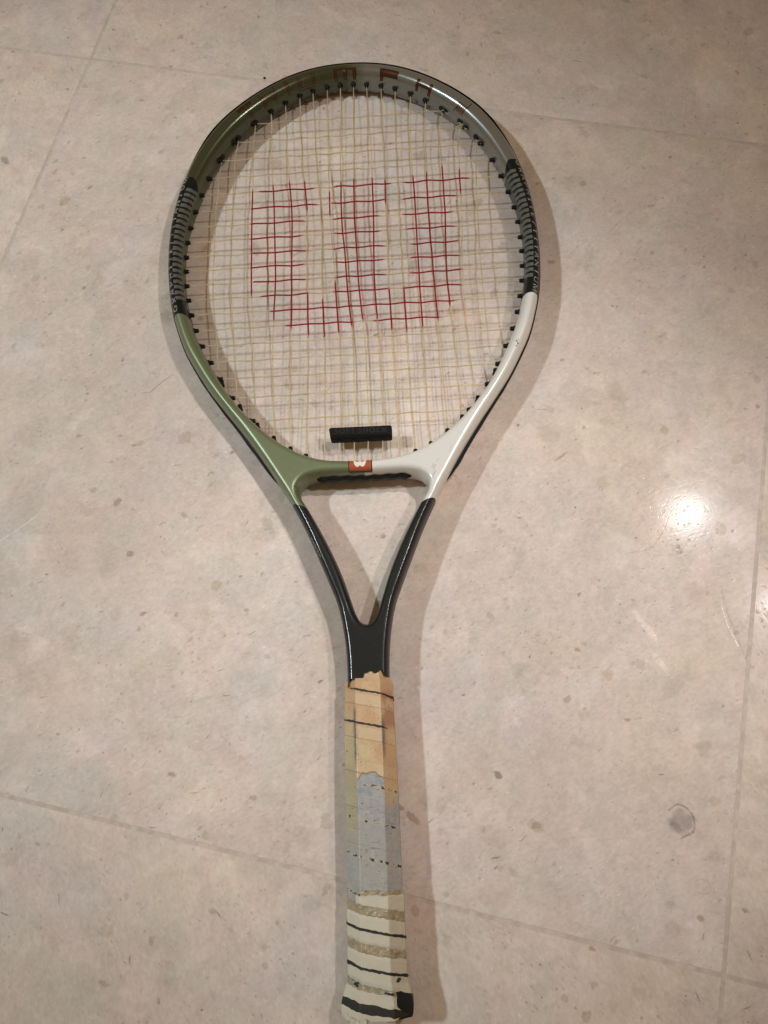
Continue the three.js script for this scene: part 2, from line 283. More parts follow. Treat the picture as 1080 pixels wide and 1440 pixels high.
// racket coordinates (mm) -> the group's metres; the middle plane sinks a little towards the head, so that both butt and head touch the floor
const zlift = (y) => 15.4 - 2.85 * Math.min(1, y / 480);
function place(x, y, z) { return [x * 0.001, (z + zlift(y)) * 0.001, -y * 0.001]; }
function fromTris(tris, uvf, puff = 0) {
  const pos = [], nor = [], uv = [];
  for (const t of tris) for (const v of t) { pos.push(...place(v[0] + v[3] * puff, v[1] + v[4] * puff, v[2] + v[5] * puff)); nor.push(v[3], v[5], -v[4]); uv.push(...uvf(v)); }
  const g = new THREE.BufferGeometry(); g.setAttribute('position', new THREE.Float32BufferAttribute(pos, 3)); g.setAttribute('normal', new THREE.Float32BufferAttribute(nor, 3)); g.setAttribute('uv', new THREE.Float32BufferAttribute(uv, 2)); return g;
}
const racket = new THREE.Group(); racket.name = 'tennis_racket'; scene.add(racket);
racket.position.set(-0.0501, 0, 0.1156); racket.rotation.y = -0.126;
tag(racket, 'worn green, silver, white and black tennis racket with stripped handle on the stone floor', 'tennis racket');
const counts = {};
function part(name, geo, mat, parent = racket, label) {
  const n = counts[name] = (counts[name] ?? -1) + 1; const m = new THREE.Mesh(geo, mat); m.name = n ? name + '_' + String(n).padStart(3, '0') : name;
  m.castShadow = m.receiveShadow = true; if (label) m.userData.label = label; parent.add(m); return m;
}
// ---- split the frame
const wob = (x, s) => (fbm(x / 2.2, s, 77, 3) - 0.5);
let rest = meshFrame(), hoop, sleeveL, sleeveR, shoulderL, shoulderR, legs, badgeT;
[hoop, rest] = cut(rest, (v) => v[1] - (v[0] < 0 ? 584 - 9 * sstep(0.5, 1, v[7]) : 581 - 10 * sstep(0.5, 1, v[7])));
[sleeveL, rest] = cut(rest, (v) => Math.min(v[1] - 459.5, -v[0]));
[sleeveR, rest] = cut(rest, (v) => Math.min(v[1] - 460, v[0]));
[rest, legs] = cut(rest, (v) => v[1] - 303 - (Math.abs(v[0] + 0.7) - 40) * 0.35);
[badgeT, rest] = cut(rest, (v) => Math.min(8.1 - Math.abs(v[0] + 2.1), v[1] - 326.6, v[2] - 2));
[shoulderL, shoulderR] = cut(rest, (v) => -(v[0] - (v[1] < 340 && v[2] < 9 && v[1] < 331 ? 0.4 : -2)));
[legs] = cut(legs, (v) => v[1] - 190.8 + 7.5 * wob(v[0] + 40, 3) + (v[0] < -3 ? 3.5 : 0) + 1.5 * Math.max(0, Math.abs(v[0]) - 10));

// ---- paints
const grainTex = (() => { const N = 512, d = new Uint8Array(N * N * 4); for (let j = 0; j < N; j++) for (let i = 0; i < N; i++) { const v = 255 * clamp(0.5 + 0.5 * (fbm(i / 40, j / 40, 9, 4) - 0.5) + 0.25 * (hash(i, j, 4) - 0.5)), k = 4 * (j * N + i); d[k] = d[k + 1] = d[k + 2] = v; d[k + 3] = 255; } return texture(d, N, N, false, true); })();
function speckle(g, w, h, n, cols, lo, hi) { for (let i = 0; i < n; i++) { g.fillStyle = cols[Math.floor(rnd() * cols.length)]; g.globalAlpha = rr(0.2, 0.8); const r = rr(lo, hi); g.beginPath(); g.ellipse(rnd() * w, rnd() * h, r, r * rr(0.3, 0.9), rr(0, 6), 0, 7); g.fill(); } g.globalAlpha = 1; }
function scratches(g, W, H, n, cols) { for (let i = 0; i < n; i++) { g.strokeStyle = cols[Math.floor(rnd() * cols.length)]; g.globalAlpha = rr(0.15, 0.6); g.lineWidth = rr(0.5, 1.4); const x = rnd() * W, y = rnd() * H, a = rr(0, 6.28), l = rr(4, 40); g.beginPath(); g.moveTo(x, y); g.quadraticCurveTo(x + Math.cos(a) * l * 0.5 + rr(-3, 3), y + Math.sin(a) * l * 0.5 + rr(-3, 3), x + Math.cos(a) * l, y + Math.sin(a) * l); g.stroke(); } g.globalAlpha = 1; }
const GREEN = '#727a5b', HOOPGREEN = '#4a503a', SILVER = '#868984', WHITE = '#cdcac3', RED = '#402012', RUST = '#52301d';
// upper half of the hoop: u = mm along the outer edge from the top, v = mm round the section from the outer middle over the crest to the inner middle
const uOf = (x, y) => arc[nearest(outer, x, y)];
const UA = uOf(-150, 566), UB = uOf(140, 566), SECT = 30;
const hoopMat = (() => {
  const W = 2048, H = 176, [c, g] = newCanvas(W, H), px = W / (UB - UA), py = H / SECT, X = (u) => (u - UA) * px, Y = (v) => v * py;
  const mid = uOf(8, 694);
  const gr = g.createLinearGradient(X(mid - 16), 0, X(mid + 4), 0); gr.addColorStop(0, HOOPGREEN); gr.addColorStop(1, SILVER);
  g.fillStyle = gr; g.fillRect(0, 0, W, H);
  speckle(g, W, H, 2600, ['#ffffff', '#20261c', '#93a58a'], 0.4, 0.9); scratches(g, W, H, 90, ['#c9cdbd', '#22231d']);
  const at = (x, y) => uOf(x, y);
  // letters, drawn as outlined strokes; s is the letter's width in mm, u its middle, v from crest (top) to near the string holes (foot)
  const V1 = 26.4;
  function stroke(segs, u, s, inner, V0, lw = 2.9, fill = 1.15) {
    for (const [w, col] of [[lw, RED], [fill, inner]]) {
      g.strokeStyle = col; g.lineJoin = 'miter'; g.lineCap = 'butt';
      for (const seg of segs) { g.beginPath(); seg.forEach(([a, b], n) => { const xx = X(u + a * s), yy = Y(lerp(V0, V1, b)); n ? g.lineTo(xx, yy) : g.moveTo(xx, yy); }); g.lineWidth = w * px * (w === lw ? 1 : 1); g.save(); g.stroke(); g.restore(); }
    }
  }
  const T = [[[-0.5, 0], [0.5, 0]], [[0.1, 0], [0.1, 1]]], R = [[[-0.5, 1], [-0.5, 0.05], [0.5, 0.05], [0.5, 0.5], [-0.3, 0.5]], [[0.15, 0.5], [0.5, 1]]], I = [[[0, 0], [0, 1]]], U = [[[-0.5, 0], [-0.5, 0.95], [0.5, 0.95], [0.5, 0]]];
  const M = [[[-0.5, 1], [-0.5, 0.08], [0.5, 0.08], [0.5, 1]], [[0, 0.08], [0, 1]]], P = [[[-0.5, 1], [-0.5, 0], [0.5, 0], [0.5, 0.5], [-0.5, 0.5]]], Hh = [[[-0.5, 0], [-0.5, 1]], [[0.5, 0], [0.5, 1]], [[-0.5, 0.5], [0.5, 0.5]]];
  stroke(T, at(-95, 657), 15, HOOPGREEN, 14); stroke(R, at(-77, 672), 13, HOOPGREEN, 14.2); stroke(I, at(-61, 683), 1, HOOPGREEN, 14.5); stroke(U, at(-43, 690), 14, HOOPGREEN, 15.5);
  stroke(M, at(-7, 694), 17, RUST, 17, 3.2, 0.9); stroke(P, at(33, 690), 14, RUST, 17, 3.4, 1.2); stroke(Hh, at(66, 675), 13, RUST, 15.5, 3.0, 0.9);
  g.fillStyle = RUST; g.globalAlpha = 0.85; g.fillRect(X(at(33, 690) - 6), Y(17.2), 12.5 * px, Y(3.8)); g.globalAlpha = 1;
  const km = at(96, 646); g.strokeStyle = RUST; g.lineWidth = 1.1 * px; for (let i = 0; i < 5; i++) { g.beginPath(); g.moveTo(X(km - 4.2 + i * 2.1), Y(16)); g.lineTo(X(km - 3.6 + i * 1.9), Y(25)); g.stroke(); }
  g.strokeStyle = '#241a12'; g.lineWidth = 0.8 * px; g.beginPath(); g.moveTo(X(km - 7), Y(26)); g.lineTo(X(km - 4), Y(21)); g.moveTo(X(km + 5), Y(14)); g.lineTo(X(km + 5.4), Y(18)); g.stroke();
  // nicks along the crest
  for (let i = 0; i < 26; i++) { g.fillStyle = rnd() < 0.5 ? '#c9cdbd' : '#23241d'; g.globalAlpha = 0.7; g.beginPath(); g.ellipse(rnd() * W, Y(rr(5, 15)), rr(1, 4), rr(0.6, 1.5), 0, 0, 7); g.fill(); } g.globalAlpha = 1;
  return phys({ map: canvasTexture(c), roughness: 0.3, metalness: 0.72, roughnessMap: null, clearcoat: 0.6, clearcoatRoughness: 0.18 });
})();
part('painted_hoop', fromTris(hoop, (v) => [(v[6] - UA) / (UB - UA), 1 - v[7]]), hoopMat, racket, 'curved head of the frame, green on the left and silver on the right, with red outlined letters');
function sleeveMat(ua, ub, left) {
  const W = 1024, H = 224, [c, g] = newCanvas(W, H), [cb, gb] = newCanvas(W, H), px = W / (ub - ua), py = H / SECT, X = (u) => (u - ua) * px, Y = (v) => v * py;
  g.fillStyle = '#111210'; g.fillRect(0, 0, W, H); gb.fillStyle = '#404040'; gb.fillRect(0, 0, W, H);
  const a = ua + (left ? 17 : 15), b = ub - (left ? 15 : 17), n = 21, st = (b - a) / n;
  for (let i = 0; i < n; i++) for (const [q, col, wd] of [[gb, '#b0b0b0', 0.66], [g, '#5f5f5a', 0.62]]) {
    const u0 = a + i * st, sl = (left ? 1 : -1) * 2.2;
    q.fillStyle = col; q.beginPath();
    q.moveTo(X(u0), Y(15.2)); q.bezierCurveTo(X(u0), Y(18), X(u0 + sl * 0.3), Y(22), X(u0 + sl), Y(26)); q.lineTo(X(u0 + sl + st * wd), Y(26)); q.bezierCurveTo(X(u0 + sl * 0.3 + st * wd), Y(22), X(u0 + st * wd), Y(18), X(u0 + st * wd), Y(15.2)); q.closePath(); q.fill();
  }
  // inner wall below the sleeve: green or grey paint
  g.fillStyle = left ? '#4c5841' : '#4d4f45'; g.fillRect(X(ua + 12), Y(26.4), X(ub - 8) - X(ua + 12), H); g.strokeStyle = left ? '#8d9a7c' : '#6c6c62'; g.lineWidth = 2; g.beginPath(); g.moveTo(X(ua + 12), Y(26.4)); g.lineTo(X(ub - 8), Y(26.4)); g.stroke();
  g.save(); g.font = '60px sans-serif'; g.strokeStyle = '#c9cac6'; g.lineWidth = 2.2; g.fillStyle = '#111210'; g.textAlign = 'center'; g.textBaseline = 'middle';
  const words = 'GRAPHITE/TITANIUM', sp = (ub - ua - 12) / words.length;
  for (let i = 0; i < words.length; i++) {
    const u = ua + 6 + (i + 0.5) * sp; g.save(); g.translate(X(u), Y(left ? 11.2 : 10.4)); g.scale(1.05, left ? 1 : 0.85); g.fillRect(-27, -28, 54, 56); g.fillStyle = '#94958f'; g.fillText(words[i], 0, 0); g.restore();
  }
  g.restore();
  speckle(g, W, H, 500, ['#55554f', '#000000'], 0.4, 1.1);
  return phys({ map: canvasTexture(c), bumpMap: (() => { const t = new THREE.CanvasTexture(cb); t.magFilter = THREE.LinearFilter; return t; })(), bumpScale: 0.0005, roughness: 0.36, specularIntensity: 0.4, clearcoat: 0.12, clearcoatRoughness: 0.2 });
}
{
  const a = uOf(-142, 452), b = uOf(-135, 592), c = uOf(133, 590), d = uOf(136, 452);
  part('striped_sleeve', fromTris(sleeveL, (v) => [(v[6] - a) / (b - a), 1 - v[7]], 0.25), sleeveMat(a, b, true), racket, 'black sleeve with grey stripes on the left of the head');
  part('striped_sleeve', fromTris(sleeveR, (v) => [(v[6] - c) / (d - c), 1 - v[7]], 0.25), sleeveMat(c, d, false), racket, 'black sleeve with grey stripes on the right of the head');
}
function shoulderMat(base, marks, o) {
  const W = 1024, H = 1024, [c, g] = newCanvas(W, H), px = W / 160; g.fillStyle = base; g.fillRect(0, 0, W, H);
  marks(g, (x) => x * px, (y) => (470 - y) * px, px);
  return phys({ map: canvasTexture(c), ...o });
}
const chips = (g, X, Y, px, col, list) => { for (const [x, y, l, w, a] of list) { g.fillStyle = col; g.beginPath(); g.ellipse(X(x), Y(y), l * px, w * px, a, 0, 7); g.fill(); } };
part('shoulder', fromTris(shoulderL, (v) => [(v[0] + 150) / 160, (v[1] - 310) / 160]), shoulderMat(GREEN, (g, X, Y, px) => {
  speckle(g, 1024, 1024, 9000, ['#ffffff', '#20261c', '#93a58a'], 0.4, 0.9); scratches(g, 1024, 1024, 420, ['#b6bda6', '#3a3f30', '#3a3f30']);
  for (let i = 0; i < 22; i++) { const t = i / 22; chips(g, (x) => X(x + 150), Y, px, '#e6eadc', [[lerp(-77, -63, t) + rr(-0.6, 0.6), lerp(349, 326, t), rr(0.25, 0.9), rr(0.2, 0.5), 1]]); }
  chips(g, (x) => X(x + 150), Y, px, '#2e3426', [[-62, 331, 0.5, 0.4, 0], [-47, 318, 0.8, 0.3, 0.5], [-90, 372, 0.4, 0.4, 0]]);
}, { roughness: 0.42, metalness: 0.45, clearcoat: 0.35, clearcoatRoughness: 0.3 }), racket, 'dull metallic green shoulder on the left');
part('shoulder', fromTris(shoulderR, (v) => [(v[0] + 10) / 160, (v[1] - 310) / 160]), shoulderMat(WHITE, (g, X, Y, px) => {
  speckle(g, 1024, 1024, 5000, ['#ffffff', '#b9b5aa'], 0.4, 0.9); scratches(g, 1024, 1024, 420, ['#8f8b82', '#efece6', '#a39d90']);
  chips(g, (x) => X(x + 10), Y, px, '#2b2722', [[111.6, 420, 0.9, 0.5, 0.6], [112.2, 418.2, 0.5, 0.7, 0], [110.8, 416.4, 0.4, 0.5, 0], [112.8, 421.5, 0.3, 0.5, 0]]);
  g.strokeStyle = '#77736b'; g.lineWidth = 1.6; for (let i = 0; i < 7; i++) { g.globalAlpha = rr(0.3, 0.8); const x = rr(46, 51), y = rr(317, 331); g.beginPath(); g.moveTo(X(x + 10), Y(y)); g.lineTo(X(x + 10 + rr(1, 3)), Y(y + rr(2, 5))); g.stroke(); } g.globalAlpha = 1;
}, { roughness: 0.3, metalness: 0.0, clearcoat: 0.6, clearcoatRoughness: 0.15 }), racket, 'pearl white shoulder on the right');
const blackPaint = shoulderMat('#1c1c1a', (g, X, Y, px) => { speckle(g, 1024, 1024, 1800, ['#4d4d48', '#151513'], 0.4, 1.2); scratches(g, 1024, 1024, 700, ['#5c5c55', '#44443f']); for (let i = 0; i < 16; i++) chips(g, (x) => x * px, (y) => (320 - y) * px, px, '#9a9a90', [[80 - lerp(36, 30, i / 15) + rr(-0.4, 0.4), lerp(281, 268, i / 15), rr(0.2, 0.7), rr(0.15, 0.4), 1]]); }, { roughness: 0.45, specularIntensity: 0.3, clearcoat: 0.25, clearcoatRoughness: 0.12 });
part('throat', fromTris(legs, (v) => [(v[0] + 80) / 160, (v[1] - 160) / 160]), blackPaint, racket, 'glossy black forked throat');
{ // badge printed on the middle of the bridge
  const W = 256, H = 128, [c, g] = newCanvas(W, H); g.fillStyle = '#9c4a32'; g.fillRect(0, 0, W, H); g.fillStyle = '#c8c2b6';
  g.strokeStyle = '#d9d4ca'; g.lineWidth = 29; g.lineJoin = 'round'; g.lineCap = 'butt';
  g.beginPath(); g.moveTo(66, 0); g.lineTo(70, 48); g.arc(97, 50, 27, Math.PI, 0, true); g.lineTo(124, 6); g.lineTo(124, 50); g.arc(151, 50, 27, Math.PI, 0, true); g.lineTo(182, 0); g.stroke();
  g.fillStyle = '#16120e'; g.fillRect(0, 0, 9, H); g.fillRect(W - 11, 0, 11, H); g.fillRect(0, 114, W, 14);
  speckle(g, W, H, 200, ['#000000', '#e0a080'], 0.4, 1.4);
  part('badge', fromTris(badgeT, (v) => [(v[0] + 10.2) / 16.2, clamp((Math.atan2(v[2], v[1] - 331.5) < 0 ? 0 : 1 - (Math.atan2(v[1] - 331.5, v[2]) + 1.0) / 2.2 > 1 ? 1 : (Math.atan2(v[1] - 331.5, v[2]) + 0.55) / 1.35))], 0.12), phys({ map: canvasTexture(c), roughness: 0.35, clearcoat: 0.5, clearcoatRoughness: 0.2 }), racket, 'red badge with a rounded white W on the bridge');
}

// ---- black bumper strip along the outside of the frame, and the string guard under the bridge
const black = phys({ color: rgb(0.009, 0.009, 0.008), roughness: 0.5, specularIntensity: 0.4 });
function strip(path, side, half, proud, cap = 6) {                     // a bead of D section laid along a path; half and proud are functions of 0..1
  const n = path.length, m = 8, pos = [], idx = [];
  path.forEach((p, i) => {
    const a = path[Math.max(0, i - 1)], b = path[Math.min(n - 1, i + 1)], l = Math.hypot(b[0] - a[0], b[1] - a[1]) || 1, nx = -(b[1] - a[1]) / l * side, ny = (b[0] - a[0]) / l * side, t = i / (n - 1), e = Math.min(1, Math.min(i, n - 1 - i) / cap) ** 0.5;
    for (let k = 0; k <= m; k++) { const q = -1 + 2 * k / m, o = -0.9 + (proud(t) + 0.9) * e * Math.pow(1 - Math.pow(Math.abs(q), 3), 0.5); pos.push(...place(p[0] + nx * o, p[1] + ny * o, q * half(t) * (0.4 + 0.6 * e))); }
  });
  for (let i = 0; i < n - 1; i++) for (let k = 0; k < m; k++) { const a = i * (m + 1) + k, b = a + m + 1; idx.push(a, b, a + 1, b, b + 1, a + 1); }
  const g = new THREE.BufferGeometry(); g.setAttribute('position', new THREE.Float32BufferAttribute(pos, 3)); g.setIndex(idx); g.computeVertexNormals(); return g;
}
{
  const i0 = nearest(outer, -60, 321), i1 = nearest(outer, 56, 318), path = []; for (let i = i0; i <= i1; i += 2) path.push(outer[i]);
  const L = path.length;
  part('bumper_strip', strip(path, 1, (t) => lerp(3.4, 10.4, sstep(0.24, 0.36, t) * (1 - sstep(0.64, 0.76, t))), (t) => { const e = Math.min(t, 1 - t); return lerp(1.9, 0.85, sstep(0.03, 0.10, e)) + 0.25 * Math.max(0, Math.sin(t * L * 0.35)) * (1 - sstep(0.1, 0.14, e)); }, 10), black);
  const tp = throat.filter(([x, y]) => y > 324.6).sort((a, b) => a[0] - b[0]).filter(([x]) => x > -34 && x < 33);
  part('bridge_guard', strip(tp, -1, (t) => 4.6 + 0.7 * Math.sin(t * 44), (t) => 1.6 + 0.7 * Math.abs(Math.sin(t * 22)), 14), black);
}

// ---- strings, with the red stencil sprayed on them, and the grommets they come out of
const MB = [-103, -89, -76, -64, -52, -41, -28, -18, -7, 2.5, 13, 24, 36, 47, 59, 70, 82, 96], MT = [-110, -97, -83, -70, -58, -46, -35, -23, -12, -1, 10, 22, 33.5, 46, 58, 71, 85, 97];
const MBY = [403, 383, 368, 357, 349, 344, 341, 339, 338, 338, 339, 341, 345, 350, 358, 369, 384, 404], MTY = [616, 637, 650, 661, 668, 674, 677, 679, 680, 679.5, 678, 676, 673, 668, 661, 651, 634, 617];
const MX = [[-103, -107, -113, -113, -111, -110], [-89, -94, -99, -100, -99, -97], [-77, -80, -83, -84, -84, -83], [-64, -66, -64.5, -66, -69, -70], [-53, -52, -52, -52, -56, -58], [-40, -39, -40, -40, -44, -46], [-27, -27, -29, -28, -33, -34.5], [-16, -16, -19, -22, -23, -23], [-6, -6, -10, -13, -13, -12.5], [4, 3, -1, -3, -2, -1], [14, 13, 11, 12, 12, 10], [24, 23, 22, 22, 22, 22], [34.5, 34, 33, 32, 32, 33], [46, 46, 45, 45, 44, 45.5], [59, 58, 56, 55, 56, 58], [70, 68, 66, 68, 68, 71], [82, 78, 78, 81, 82, 85], [96, 93, 92, 93, 96, 97]];
const MLEV = [370, 430, 490, 550, 610, 660];
const CY = [645.6, 627.4, 609.6, 592.4, 576.2, 560.3, 545.3, 531.5, 517.6, 504.8, 491.4, 478.4, 465, 451.5, 437.7, 423.5, 409.2, 393.2, 373.9];
const RM = { 3: [[479, 578]], 4: [[457, 581]], 5: [[449, 583]], 6: [[555, 583], [442, 478]], 7: [[440, 472]], 8: [[549, 571], [443, 487]], 9: [[448, 580]], 10: [[453, 582]], 11: [[453, 582]], 12: [[558, 580], [443, 478]], 13: [[441, 478]], 14: [[444, 581]], 15: [[449, 584]], 16: [[461, 590]], 17: [[562, 585]] };
const RC = { 5: [[-78, -35], [-18, 26], [38, 88]], 6: [[-84, -33], [-20, 22], [36, 77]], 7: [[-84, -43], [-19, 16], [36, 73]], 8: [[-84, -45], [-18, 16], [38, 74]], 9: [[-83, -41], [-20, 19], [41, 76]], 10: [[-83, -43], [-18, 18], [40, 76]], 11: [[-81, -42], [-18, 19], [39, 77]], 12: [[-75, -40], [-19, 21], [34, 76]], 13: [[-68, 70]], 14: [[-56, -6], [10, 58]] };
const SR = 0.52, CREAM = [0.83, 0.76, 0.60], PAINT = [0.50, 0.016, 0.04];
const stringMat = phys({ color: 0xffffff, vertexColors: true, roughness: 0.32, transmission: 0.74, thickness: 0, specularIntensity: 0.8 });
const mainAt = (i, y) => { // x of main string i at y
  const P = MX[i]; if (y <= MLEV[0]) return lerp(MB[i], P[0], clamp((y - MBY[i]) / Math.max(1, MLEV[0] - MBY[i])));
  for (let k = 0; k < 5; k++) if (y <= MLEV[k + 1]) { const t = (y - MLEV[k]) / 60; return lerp(P[k], P[k + 1], t * t * (3 - 2 * t) * 0.5 + t * 0.5); }
  return lerp(P[5], MT[i], clamp((y - MLEV[5]) / Math.max(1, MTY[i] - MLEV[5])));
};
function stringGeo(pts, paint) {
  const c = new THREE.CatmullRomCurve3(pts.map((p) => new THREE.Vector3(...p)), false, 'centripetal'), L = c.getLength(), n = Math.ceil(L / 1.6), m = 7, fr = c.computeFrenetFrames(n), pos = [], nor = [], col = [], idx = [];
  const jr = rr(0, 900);
  for (let i = 0; i <= n; i++) {
    const p = c.getPointAt(i / n), k = paint(p), tone = 0.86 + 0.3 * fbm(i * 0.12 + jr, 0, 8, 3), wear = clamp(k + (k > 0.02 && k < 0.98 ? 0 : 0) - 0.3 * Math.max(0, fbm(i * 0.5 + jr, 5, 3, 2) - 0.7));
    for (let q = 0; q <= m; q++) {
      const a = q / m * Math.PI * 2, d = fr.normals[i].clone().multiplyScalar(Math.cos(a)).addScaledVector(fr.binormals[i], Math.sin(a));
      pos.push(...place(p.x + d.x * SR * (1 + 0.16 * k), p.y + d.y * SR * (1 + 0.16 * k), p.z + d.z * SR * (1 + 0.16 * k))); nor.push(d.x, d.z, -d.y);
      for (let z = 0; z < 3; z++) col.push(lerp(CREAM[z] * tone, PAINT[z] * (0.8 + 0.3 * tone), wear));
    }
  }
  for (let i = 0; i < n; i++) for (let q = 0; q < m; q++) { const a = i * (m + 1) + q, b = a + m + 1; idx.push(a, b, a + 1, b, b + 1, a + 1); }
  const g = new THREE.BufferGeometry(); g.setAttribute('position', new THREE.Float32BufferAttribute(pos, 3)); g.setAttribute('normal', new THREE.Float32BufferAttribute(nor, 3)); g.setAttribute('color', new THREE.Float32BufferAttribute(col, 3)); g.setIndex(idx);
  // make the faces look outwards
  const A = new THREE.Vector3().fromArray(pos, 0), B = new THREE.Vector3().fromArray(pos, (m + 1) * 3), C = new THREE.Vector3().fromArray(pos, 3);
  if (B.sub(A).cross(C.sub(A)).dot(new THREE.Vector3().fromArray(nor, 0)) < 0) { for (let i = 0; i < idx.length; i += 3) [idx[i + 1], idx[i + 2]] = [idx[i + 2], idx[i + 1]]; g.setIndex(idx); }
  return g;
}
const inside = (v, list) => list ? Math.max(0, ...list.map(([a, b]) => sstep(a - 2.2, a + 1.2, v) * (1 - sstep(b - 1.2, b + 2.2, v)))) : 0;
const grommetGeo = (() => {
  const prof = [[0.72, 0], [0.78, 3.6], [1.25, 3.9], [1.55, 3.5], [1.75, 0.6], [2.2, 0.1], [2.3, -1.6]].map(([r, y]) => new THREE.Vector2(r * 0.001, y * 0.001)).reverse();
  return new THREE.LatheGeometry(prof, 14);
})();
const rubber = phys({ color: rgb(0.008, 0.008, 0.007), roughness: 0.55, specularIntensity: 0.35 });
function grommet(x, y, dx, dy, len = 1) {
  const m = part('grommet', grommetGeo, rubber); const l = Math.hypot(dx, dy), d = new THREE.Vector3(dx / l, 0, -dy / l);
  m.quaternion.setFromUnitVectors(new THREE.Vector3(0, 1, 0), d); m.position.set(...place(x, y, rr(-0.25, 0.25))); m.scale.set(1, len * 0.88, 1);
}
const headAlongX = (x, top) => { let b = null, bd = 1e9; for (const p of head) if ((p[1] > 500) === top) { const d = Math.abs(p[0] - x); if (d < bd) { bd = d; b = p; } } return b; };
const headAlongY = (y, right) => { let b = null, bd = 1e9; for (const p of head) if ((p[0] > -4) === right) { const d = Math.abs(p[1] - y); if (d < bd) { bd = d; b = p; } } return b; };
for (let i = 0; i < 18; i++) {
  const b = headAlongX(MB[i], false), t = headAlongX(MT[i], true);
  const pts = [[MB[i] + rr(-0.3, 0.3), b[1] - 3, 0]]; pts.push([MB[i], b[1] + 5, 0]);
  for (let c = CY.length - 1; c >= 0; c--) { const y = CY[c]; if (y < b[1] + 8 || y > t[1] - 8) continue; pts.push([mainAt(i, y) + rr(-0.15, 0.15), y, ((i + c) % 2 ? 1 : -1) * 0.36]); }
  pts.push([MT[i], t[1] - 5, 0], [MT[i], t[1] + 3, 0]);
  part('main_string', stringGeo(pts, (p) => inside(p.y, RM[i + 1])), stringMat);
  grommet(MB[i], b[1] + 0.2, 0, 1, i > 5 && i < 12 ? 0.55 : 1); grommet(MT[i], t[1] - 0.2, 0, -1, 0.8);
}
for (let c = 0; c < 19; c++) {
  const y = CY[c], l = headAlongY(y, false), r = headAlongY(y, true), pts = [[l[0] - 3, y, 0], [l[0] + 4, y, 0]];
  for (let i = 0; i < 18; i++) { const x = mainAt(i, y); if (x < l[0] + 7 || x > r[0] - 7) continue; pts.push([x, y + rr(-0.18, 0.18), ((i + c) % 2 ? -1 : 1) * 0.55]); }
  pts.push([r[0] - 4, y, 0], [r[0] + 3, y, 0]);
  part('cross_string', stringGeo(pts, (p) => inside(p.x, RC[c + 1])), stringMat);
  grommet(l[0] + 0.1, y, 1, 0); grommet(r[0] - 0.1, y, -1, 0);
}
{ // tied-off string ends at the upper right
  const knot = (x, y, s) => { const pts = []; for (let i = 0; i < 26; i++) { const a = i * 0.75; pts.push([x + s * (1.7 * Math.cos(a) + 0.35 * Math.sin(2.3 * i)), y + s * (i - 13) * 0.16 + s * 0.8 * Math.sin(a * 1.3), s * 1.5 * Math.sin(a)]); } pts.push([x + 3.4 * s, y - 4.2 * s, 0.6], [x + 5 * s, y - 5.6 * s, 1.6]); return stringGeo(pts, () => 0); };
  part('string_knot', knot(71.5, 646, 0.9), stringMat); part('string_knot', knot(85, 629.5, 1.05), stringMat); part('string_knot', knot(97, 612, 0.7), stringMat);
}

// ---- handle: octagonal pallet, glue and tape left on it, butt cap
const CREEP = (y) => 0.3 + (-1.0) * sstep(0, 190, y);
function octagon(y, grow = 0) {                                         // half sizes of the section at y
  const fl = sstep(24, 9, y) * (1 - 0.35 * sstep(6, 1, y)), in_ = sstep(185.5, 188.5, y), w = lerp(15.9, 14.9, sstep(120, 190, y)) - 2.3 * in_ + 3.4 * fl + grow, h = lerp(13.3, 12.9, sstep(120, 190, y)) - 1.9 * in_ + 1.9 * fl + grow, f = 7.7 + 1.3 * fl + grow * 0.4, s = 5.4 + 0.8 * fl + grow * 0.4;
  return [[-w, -s], [-w, s], [-f, h], [f, h], [w, s], [w, -s], [f, -h], [-f, -h]];
}
function around(y, t, grow = 0) {                                       // point at t = 0..1 round the section, clockwise seen from the butt, 0 under the middle, 0.5 on the top facet's middle
  const o = octagon(y, grow), pts = [[0, o[7][1]], o[7], o[0], o[1], o[2], o[3], o[4], o[5], o[6], [0, o[6][1]]], L = [0];
  for (let i = 1; i < pts.length; i++) L.push(L[i - 1] + Math.hypot(pts[i][0] - pts[i - 1][0], pts[i][1] - pts[i - 1][1]));
  const d = clamp(t) * L[9]; let i = 1; while (i < 9 && L[i] < d) i++;
  const q = (d - L[i - 1]) / (L[i] - L[i - 1] || 1); return [lerp(pts[i - 1][0], pts[i][0], q), lerp(pts[i - 1][1], pts[i][1], q), L[9]];
}
